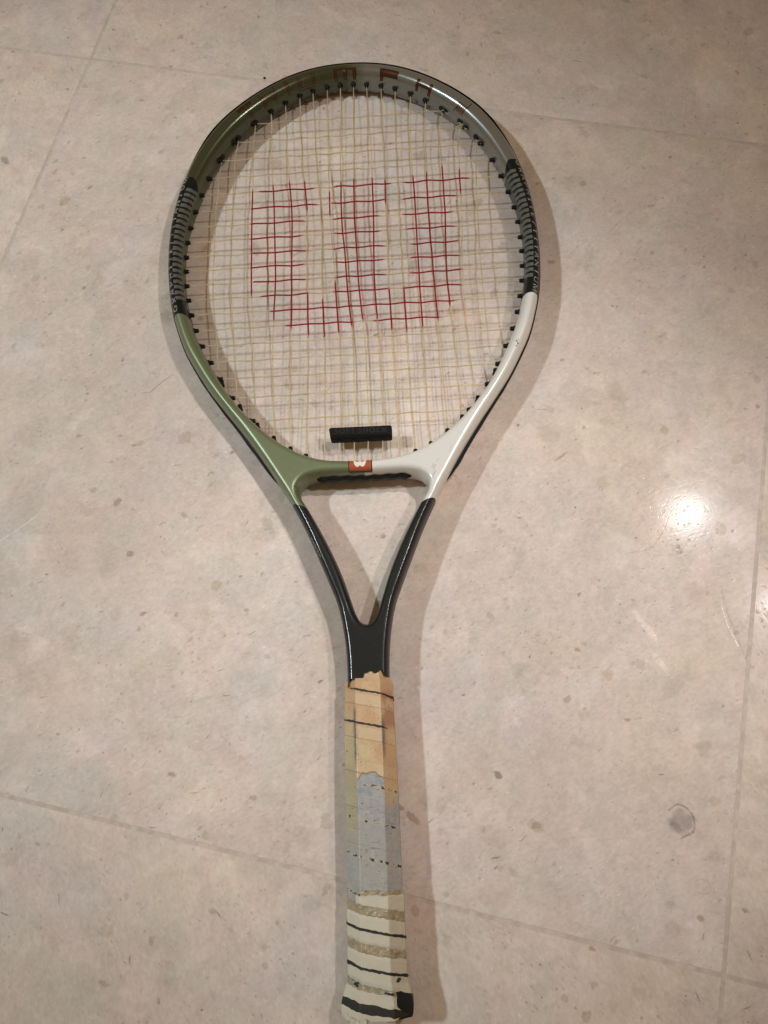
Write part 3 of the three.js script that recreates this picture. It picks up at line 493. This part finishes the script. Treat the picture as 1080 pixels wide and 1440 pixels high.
// corners of the section in t, with two points close by each so that edges are softly broken
function roundTs(n) { const o = octagon(80), L = [], pts = [[0, o[7][1]], o[7], o[0], o[1], o[2], o[3], o[4], o[5], o[6], [0, o[6][1]]]; let s = 0; L.push(0); for (let i = 1; i < 10; i++) { s += Math.hypot(pts[i][0] - pts[i - 1][0], pts[i][1] - pts[i - 1][1]); L.push(s); } const T = [0, 1]; for (let i = 1; i < 9; i++) for (const e of [-0.9, -0.35, 0.35, 0.9]) T.push((L[i] + e) / s); for (let i = 1; i < n; i++) { const t = i / n; if (!T.some((q) => Math.abs(q - t) < 0.008)) T.push(t); } return T.sort((a, b) => a - b); }
const TS = roundTs(26);
function shell(y0, y1, step, grow, rough, tA = 0, tB = 1, yShift = () => 0, ends = true) {
  const ts = TS.filter((t) => t > tA && t < tB); ts.unshift(tA); ts.push(tB);
  const n = Math.max(1, Math.round((y1 - y0) / step)), pos = [], uv = [], idx = [], m = ts.length;
  for (let i = 0; i <= n; i++) for (let k = 0; k < m; k++) {
    const y = lerp(y0, y1, i / n) + yShift(ts[k], i / n), [x, z] = around(y, ts[k], grow + rough * (fbm(y / 5, ts[k] * 20, 6, 3) - 0.5)); pos.push(...place(x + CREEP(y), y, z)); uv.push(ts[k], clamp(y / 200));
  }
  for (let i = 0; i < n; i++) for (let k = 0; k < m - 1; k++) { const a = i * m + k, b = a + m; idx.push(a, a + 1, b, b, a + 1, b + 1); }
  if (ends) for (const [i, f] of [[0, 1], [n, 0]]) { const c = pos.length / 3, y = lerp(y0, y1, i / n); pos.push(...place(CREEP(y), y, 0)); uv.push(0.5, y / 200); for (let k = 0; k < m - 1; k++) { const a = i * m + k; f ? idx.push(c, a + 1, a) : idx.push(c, a, a + 1); } }
  const g = new THREE.BufferGeometry(); g.setAttribute('position', new THREE.Float32BufferAttribute(pos, 3)); g.setAttribute('uv', new THREE.Float32BufferAttribute(uv, 2)); g.setIndex(idx);
  return g;
}
function crease(g) { const q = g.toNonIndexed(); q.computeVertexNormals(); return q; }
const palletMat = (() => {
  const W = 512, H = 1024, C = new Uint8Array(W * H * 4), B = new Uint8Array(W * H * 4), R = new Uint8Array(W * H * 4), PER = 92;
  const mix3 = (a, b, t) => a.map((c, i) => lerp(c, b[i], t));
  for (let j = 0; j < H; j++) for (let i = 0; i < W; i++) {
    const y = j / H * 200, s = (i / W - 0.5) * PER, k = 4 * (j * W + i);   // s: mm round the section from the top facet's middle
    const n1 = fbm(s / 7, y / 9, 2, 4), n2 = fbm(s / 2.2, y / 2.6, 12, 3), n3 = fbm(s / 18, y / 26, 22, 3), f = fbm(s / 0.8, y / 0.8, 32, 2);
    // bare blue-grey plastic
    let c = mix3([0.345, 0.335, 0.32], [0.27, 0.28, 0.285], clamp(1.6 * n1 - 0.3)), b = 0.4 + 0.06 * n2, r = 0.42;
    c = mix3(c, [0.34, 0.325, 0.29], sstep(0.5, 0.7, n3) * 0.7);
    c = mix3(c, [0.40, 0.395, 0.38], sstep(0.52, 0.6, n2) * 0.25);
    c = mix3(c, [0.18, 0.22, 0.27], sstep(0.66, 0.78, fbm(s / 5, y / 6, 42, 2)) * 0.5 * sstep(90, 105, y));
    // yellowish old glue over the upper part and down the left flat
    const side = s < -7.6 ? 1 : 0, edge = (s < -7.6 ? 96 : s > 7.6 ? 119 : 131 - 0.06 * s * s) + 8 * (n1 - 0.5) + 3 * (n2 - 0.5) + (side ? 14 * (n3 - 0.5) : 0);
    const soft = Math.abs(s) > 7.6 ? 12 : 1.1, g = sstep(edge - soft, edge + soft * 0.5, y);
    let glue = mix3([0.52, 0.365, 0.21], [0.49, 0.30, 0.165], clamp(2.2 * n1 - 0.6));
    glue = mix3(glue, [0.52, 0.43, 0.25], sstep(0.45, 0.6, n3) * 0.7);
    if (side) glue = mix3(glue, [0.33, 0.32, 0.215], sstep(165, 120, y) * 0.8);
    if (s > 7.6) { glue = mix3(glue, [0.40, 0.25, 0.13], 0.45); glue = mix3(glue, [0.33, 0.14, 0.08], sstep(0.42, 0.56, n1) * sstep(155, 160, y) * (1 - sstep(176, 182, y)) * 0.75); }
    c = mix3(c, glue, g); b += 0.28 * g + 0.07 * g * n1 - 0.05 * n3; r = lerp(r, 0.38, g);
    // overlapping bands where the wrap came off
    const band = ((y + s * 0.22) / 20 + 40) % 1, bandE = sstep(0.5, 0.52, band) * (1 - sstep(0.86, 0.88, band));
    b += 0.16 * bandE * (0.4 + 0.6 * g); c = mix3(c, mix3(c, [0.56, 0.44, 0.29], 0.55), g * bandE * (Math.abs(s) < 7.6 ? 1 : 0.3));
    // dark smears on the bevel edges
    for (const [s0, y0, y1, w] of [[-8.4, 136, 171, 1.3], [8.6, 140, 163, 1.5]]) { const t = Math.exp(-(((s - s0 - 1.2 * (n1 - 0.5)) / w) ** 2)) * sstep(y0 - 3, y0 + 6, y) * (1 - sstep(y1 - 5, y1 + 2, y)) * clamp(0.4 + n2); c = mix3(c, [0.11, 0.11, 0.085], 0.9 * t); }
    // specks of the old grip along its seams
    const seam = ((y + s * 0.25 - 12) / 20.4 + 40) % 1, near = 1 - sstep(0.02, 0.055, Math.abs(seam - 0.5)), hit = near * sstep(0.62, 0.68, fbm(s / 1.6, y / 1.1, 52, 2)) * (y < 125 && y > 60 ? 1 : 0);
    c = mix3(c, [0.45, 0.38, 0.24], near * 0.5 * (y < 125 && y > 60 ? 1 : 0) * clamp(0.3 + n1)); c = mix3(c, [0.02, 0.018, 0.015], hit);
    const sp = sstep(0.83, 0.87, fbm(s / 0.9, y / 0.9, 62, 2)); c = mix3(c, [0.06, 0.05, 0.04], sp * 0.8);
    const line = sstep(0.70, 0.78, fbm(s / 3.5, y / 0.5, 72, 2)) * (y > 80 && y < 112 && s > -4 && s < 4 ? 1 : 0); c = mix3(c, [0.12, 0.13, 0.14], line * 0.7);
    const v = 0.94 + 0.12 * f;
    C[k] = 255 * toS(clamp(c[0] * v)); C[k + 1] = 255 * toS(clamp(c[1] * v)); C[k + 2] = 255 * toS(clamp(c[2] * v));
    const bb = 255 * clamp(b + 0.05 * f); B[k] = B[k + 1] = B[k + 2] = bb; const q = 255 * clamp(r + 0.2 * (n2 - 0.5)); R[k] = R[k + 1] = R[k + 2] = q; C[k + 3] = B[k + 3] = R[k + 3] = 255;
  }
  return std({ map: texture(C, W, H, true), bumpMap: texture(B, W, H, false), bumpScale: 0.0022, roughnessMap: texture(R, W, H, false), roughness: 1 });
})();
part('handle_pallet', crease(shell(12, 197, 2, 0, 0.25)), palletMat, racket, 'bare handle core with yellowed glue above and blue-grey plastic below');
part('butt_cap', crease(shell(3.2, 16.5, 1.2, 0.2, 0.1)), phys({ color: rgb(0.012, 0.012, 0.011), roughness: 0.5, specularIntensity: 0.5 }), racket, 'black flared butt cap');
// helical band of tape: t rises round the section, y falls along it
function helix(yTop, tA, tB, wide, pitch, grow, thick, rag, seedN, cap = 999, tear = 0) {
  const n = Math.ceil((tB - tA) * 120), pos = [], uv = [], idx = [], rows = 9;
  for (let i = 0; i <= n; i++) {
    const T0 = lerp(tA, tB, i / n), T = T0, yc = yTop - pitch * (T - 0.5), width = typeof wide === 'function' ? wide(T) : wide;
    const top = Math.min(cap, yc + width / 2) + rag * (fbm(T * 60, seedN, 15, 3) - 0.5), bot = yc - width / 2 + rag * (fbm(T * 60, seedN + 9, 15, 3) - 0.5);
    for (let k = 0; k < rows; k++) {
      const q = k / (rows - 1), TT = T0 + tear * (fbm(q * 5, seedN + 3, 35, 3) - 0.5) * sstep(0.9, 1, i / n), t = ((TT % 1) + 1) % 1, y = Math.max(3.4, lerp(top, bot, q)), edge = k === 0 || k === rows - 1, gr = grow + 0.3 * sstep(1.5, 1.9, T), g = edge ? gr - 0.25 : gr + thick + 0.12 * (fbm(T * 40, q * 6 + seedN, 25, 2) - 0.5);
      const tt = clamp(t, 0.0005, 0.9995), [x, z] = around(y, tt, g); pos.push(...place(x + CREEP(y), y, z)); uv.push(T * 92 / 60, y / 60);
    }
  }
  for (let i = 0; i < n; i++) for (let k = 0; k < rows - 1; k++) { const a = i * rows + k, b = a + rows; idx.push(a, a + 1, b, b, a + 1, b + 1); }
  const g = new THREE.BufferGeometry(); g.setAttribute('position', new THREE.Float32BufferAttribute(pos, 3)); g.setAttribute('uv', new THREE.Float32BufferAttribute(uv, 2)); g.setIndex(idx); return crease(g);
}
const tapeMat = (() => {
  const N = 512, C = new Uint8Array(N * N * 4), B = new Uint8Array(N * N * 4);
  for (let j = 0; j < N; j++) for (let i = 0; i < N; i++) { const k = 4 * (j * N + i), a = fbm(i / 60, j / 60, 3, 4), f = fbm(i / 3, j / 3, 13, 2), v = 0.93 + 0.10 * (a - 0.5) + 0.06 * (f - 0.5), st = sstep(0.66, 0.74, a) * 0.3; C[k] = 255 * toS(v * lerp(0.57, 0.47, st)); C[k + 1] = 255 * toS(v * lerp(0.53, 0.41, st)); C[k + 2] = 255 * toS(v * lerp(0.42, 0.28, st)); B[k] = B[k + 1] = B[k + 2] = 255 * clamp(0.5 + 0.6 * (a - 0.5) + 0.2 * (f - 0.5)); C[k + 3] = B[k + 3] = 255; }
  return std({ map: texture(C, N, N, true, true), bumpMap: texture(B, N, N, false, true), bumpScale: 0.0005, roughness: 0.55 });
})();
const glueMat = (() => {
  const N = 256, C = new Uint8Array(N * N * 4), B = new Uint8Array(N * N * 4);
  for (let j = 0; j < N; j++) for (let i = 0; i < N; i++) { const k = 4 * (j * N + i), a = fbm(i / 9, j / 9, 3, 4), v = 0.7 + 0.6 * a; C[k] = 255 * toS(0.33 * v); C[k + 1] = 255 * toS(0.27 * v); C[k + 2] = 255 * toS(0.175 * v); B[k] = B[k + 1] = B[k + 2] = 255 * a; C[k + 3] = B[k + 3] = 255; }
  return phys({ map: texture(C, N, N, true, true), bumpMap: texture(B, N, N, false, true), bumpScale: 0.0016, roughness: 0.3, clearcoat: 0.5, clearcoatRoughness: 0.15 });
})();
part('glue_residue', helix(56.8, 0.0, 2.6, (T) => lerp(5.6, 2.7, sstep(1.5, 1.9, T)), 19.6, 0.3, 0.3, 1.6, 5), glueMat, racket, 'shiny brown glue showing between the turns of white tape');
part('glue_residue', helix(66.3, 0.40, 0.9, 2.8, 5, 0.1, 0.3, 1.8, 15), glueMat);
part('white_tape', helix(46.6, -0.615, 2.612, (T) => lerp(15.4, 18.7, sstep(1.4, 1.9, T)), 19.6, 0.25, 0.45, 1.0, 1, 65, 0.09), tapeMat, racket, 'dirty white double-sided tape wound round the lower handle');
{ // the torn end of the tape, rolled up at the butt, and crumbs of the old grip
  const c = new THREE.CatmullRomCurve3([[-18.2, 7.0, 5.5], [-15.5, 4.2, 10], [-11.5, 2.6, 13.6], [-7.5, 2.4, 15.4], [-5.2, 3.4, 15.9]].map((q) => new THREE.Vector3(...place(...q))));
  const g = new THREE.TubeGeometry(c, 40, 0.0017, 10), p = g.attributes.position;
  for (let i = 0; i < p.count; i++) { const n = 0.0012 * (noise(p.getX(i) * 700, p.getZ(i) * 700 + p.getY(i) * 500, 5) - 0.5); p.setXYZ(i, p.getX(i) + n, p.getY(i) + n * 0.7, p.getZ(i) - n); }
  part('torn_tape', crease(g), tapeMat, racket, 'rolled torn end of the tape at the butt');
  const bits = []; for (const [t, y, r] of [[0.385, 20.8, 1.1], [0.395, 19.9, 0.8], [0.62, 21.5, 0.9], [0.63, 22.3, 1.0], [0.56, 16.2, 0.7], [0.545, 16.6, 0.6], [0.575, 15.9, 0.8]]) { const q = new THREE.IcosahedronGeometry(0.001 * r, 2); q.scale(1.7, 0.6, 0.8); const [x, z] = around(y, t, 0.75); q.translate(...place(x + CREEP(y), y, z)); bits.push(q); }
  part('grip_crumb', mergeGeometries(bits), std({ color: rgb(0.014, 0.013, 0.011), roughness: 0.7 }), racket, 'black crumbs of the old grip');
}
const seamMat = std({ color: rgb(0.014, 0.012, 0.010), roughness: 0.6 });
const seam = (y, a, b, w, g, s) => part('black_seam', helix(y, a, b, (T) => w * (0.25 + 0.75 * Math.min(1, Math.min(T - a, b - T) / 0.07)) * (0.75 + 0.5 * fbm(T * 22, s, 45, 2)), 20, g, 0.55, 0.9, s), seamMat);
seam(46.4, 0.2, 0.80, 1.7, 0.45, 3); seam(27, 0.18, 0.80, 1.9, 0.45, 4); seam(8.4, 0.1, 0.66, 5.4, 0.6, 9); seam(179.4, 0.36, 0.75, 1.2, 0.0, 5); seam(159.4, 0.28, 0.63, 1.3, 0.0, 6);
{ // shreds of foam and plastic where the black paint ends
  const bits = []; for (let i = 0; i < 16; i++) { const g = new THREE.IcosahedronGeometry(0.001 * rr(0.5, 1.3), 1), p = g.attributes.position; for (let k = 0; k < p.count; k++) { const s = 0.6 + 0.8 * hash(Math.round(p.getX(k) * 1e6), Math.round(p.getY(k) * 1e6), i); p.setXYZ(k, p.getX(k) * s, p.getY(k) * s * 0.6, p.getZ(k) * s); } g.translate(...place(rr(-6, 4), rr(189.5, 194.5), octagon(192)[2][1] - 0.9)); bits.push(g); }
  part('foam_shreds', crease(mergeGeometries(bits)), std({ color: rgb(0.48, 0.45, 0.36), roughness: 0.8 }), racket, 'pale shreds where the black throat ends');
}

// ---------------------------------------------------------------- vibration dampener woven into the middle strings
{
  const d = new THREE.Group(); d.name = 'vibration_dampener'; d.position.copy(racket.position); d.rotation.copy(racket.rotation); scene.add(d);
  const wp = new THREE.Vector3(...place(-2.1, 359.0, -4.6)); d.position.add(wp.clone().applyEuler(racket.rotation));
  tag(d, 'black rubber bar dampener pushed between the four middle strings above the bridge', 'dampener');
  const g = new RoundedBoxGeometry(0.0443, 0.0084, 0.0088, 4, 0.0014), p = g.attributes.position;
  for (let i = 0; i < p.count; i++) { const x = p.getX(i) * 1000, y = p.getY(i) * 1000, z = p.getZ(i) * 1000; p.setXYZ(i, (x + (z > 0 && x < -19 ? 0.9 : 0)) * 0.001, y * 0.001, (z + 0.25 * Math.sin(x * 0.22) + (y > 3 ? -0.3 : 0)) * 0.001); }
  g.computeVertexNormals();
  const bm = phys({ color: rgb(0.007, 0.0073, 0.0065), roughness: 0.62, specularIntensity: 0.25, bumpMap: grainTex, bumpScale: 0.0002 });
  const b = part('rubber_bar', g, bm, d); b.position.set(0, 0.0046, 0); b.rotation.y = -0.02;
  for (const z of [2.4]) { const s = new RoundedBoxGeometry(0.041, 0.0016, 0.0012, 2, 0.0005); const m = part('raised_rib', s, bm, d); m.position.set(0.0002, 0.0088, z * 0.001); m.rotation.y = -0.02; }
  const font = await new FontLoader().loadAsync('fonts/droid/droid_sans_bold.typeface.json');
  const t = new TextGeometry('SOFT SHOCK', { font, size: 0.0038, depth: 0.0005, curveSegments: 4, bevelEnabled: false }); t.computeBoundingBox(); const w = t.boundingBox.max.x - t.boundingBox.min.x; t.scale(0.037 / w, 1, 1); t.rotateX(-Math.PI / 2); t.translate(-0.0185, 0.0086, 0.0008);
  const m = part('lettering', t, phys({ color: rgb(0.016, 0.016, 0.016), roughness: 0.4, specularIntensity: 0.6 }), d); m.rotation.y = -0.02;
  for (const x of [-15.5, -5, 4.8, 15.4]) { const s = new THREE.CylinderGeometry(0.0013, 0.0013, 0.0024, 12); s.rotateX(Math.PI / 2); const q = part('string_slot', s, bm, d); q.position.set(x * 0.001, 0.0052, 0.0044); }
}
// ---------------------------------------------------------------- a crumb on the tile
{
  const g = new THREE.IcosahedronGeometry(0.0011, 2), p = g.attributes.position; for (let i = 0; i < p.count; i++) { const s = 0.75 + 0.5 * noise(p.getX(i) * 1500 + 9, p.getZ(i) * 1500 + p.getY(i) * 900, 3); p.setXYZ(i, p.getX(i) * s, p.getY(i) * s * 0.7, p.getZ(i) * s); } g.computeVertexNormals();
  const m = new THREE.Mesh(g, std({ color: rgb(0.02, 0.017, 0.014), roughness: 0.8 })); m.name = 'dirt_crumb'; const v = new THREE.Vector3(0.161, 0.0006, -0.003).applyEuler(floor.rotation).add(floor.position); m.position.copy(v); m.castShadow = true; scene.add(m);
  tag(m, 'tiny black crumb on the tile joint beyond the left curve of the racket head', 'crumb');
}
scene.traverse((o) => { if (o.isMesh) { o.castShadow = true; o.receiveShadow = true; } });
renderer.render(scene, camera);
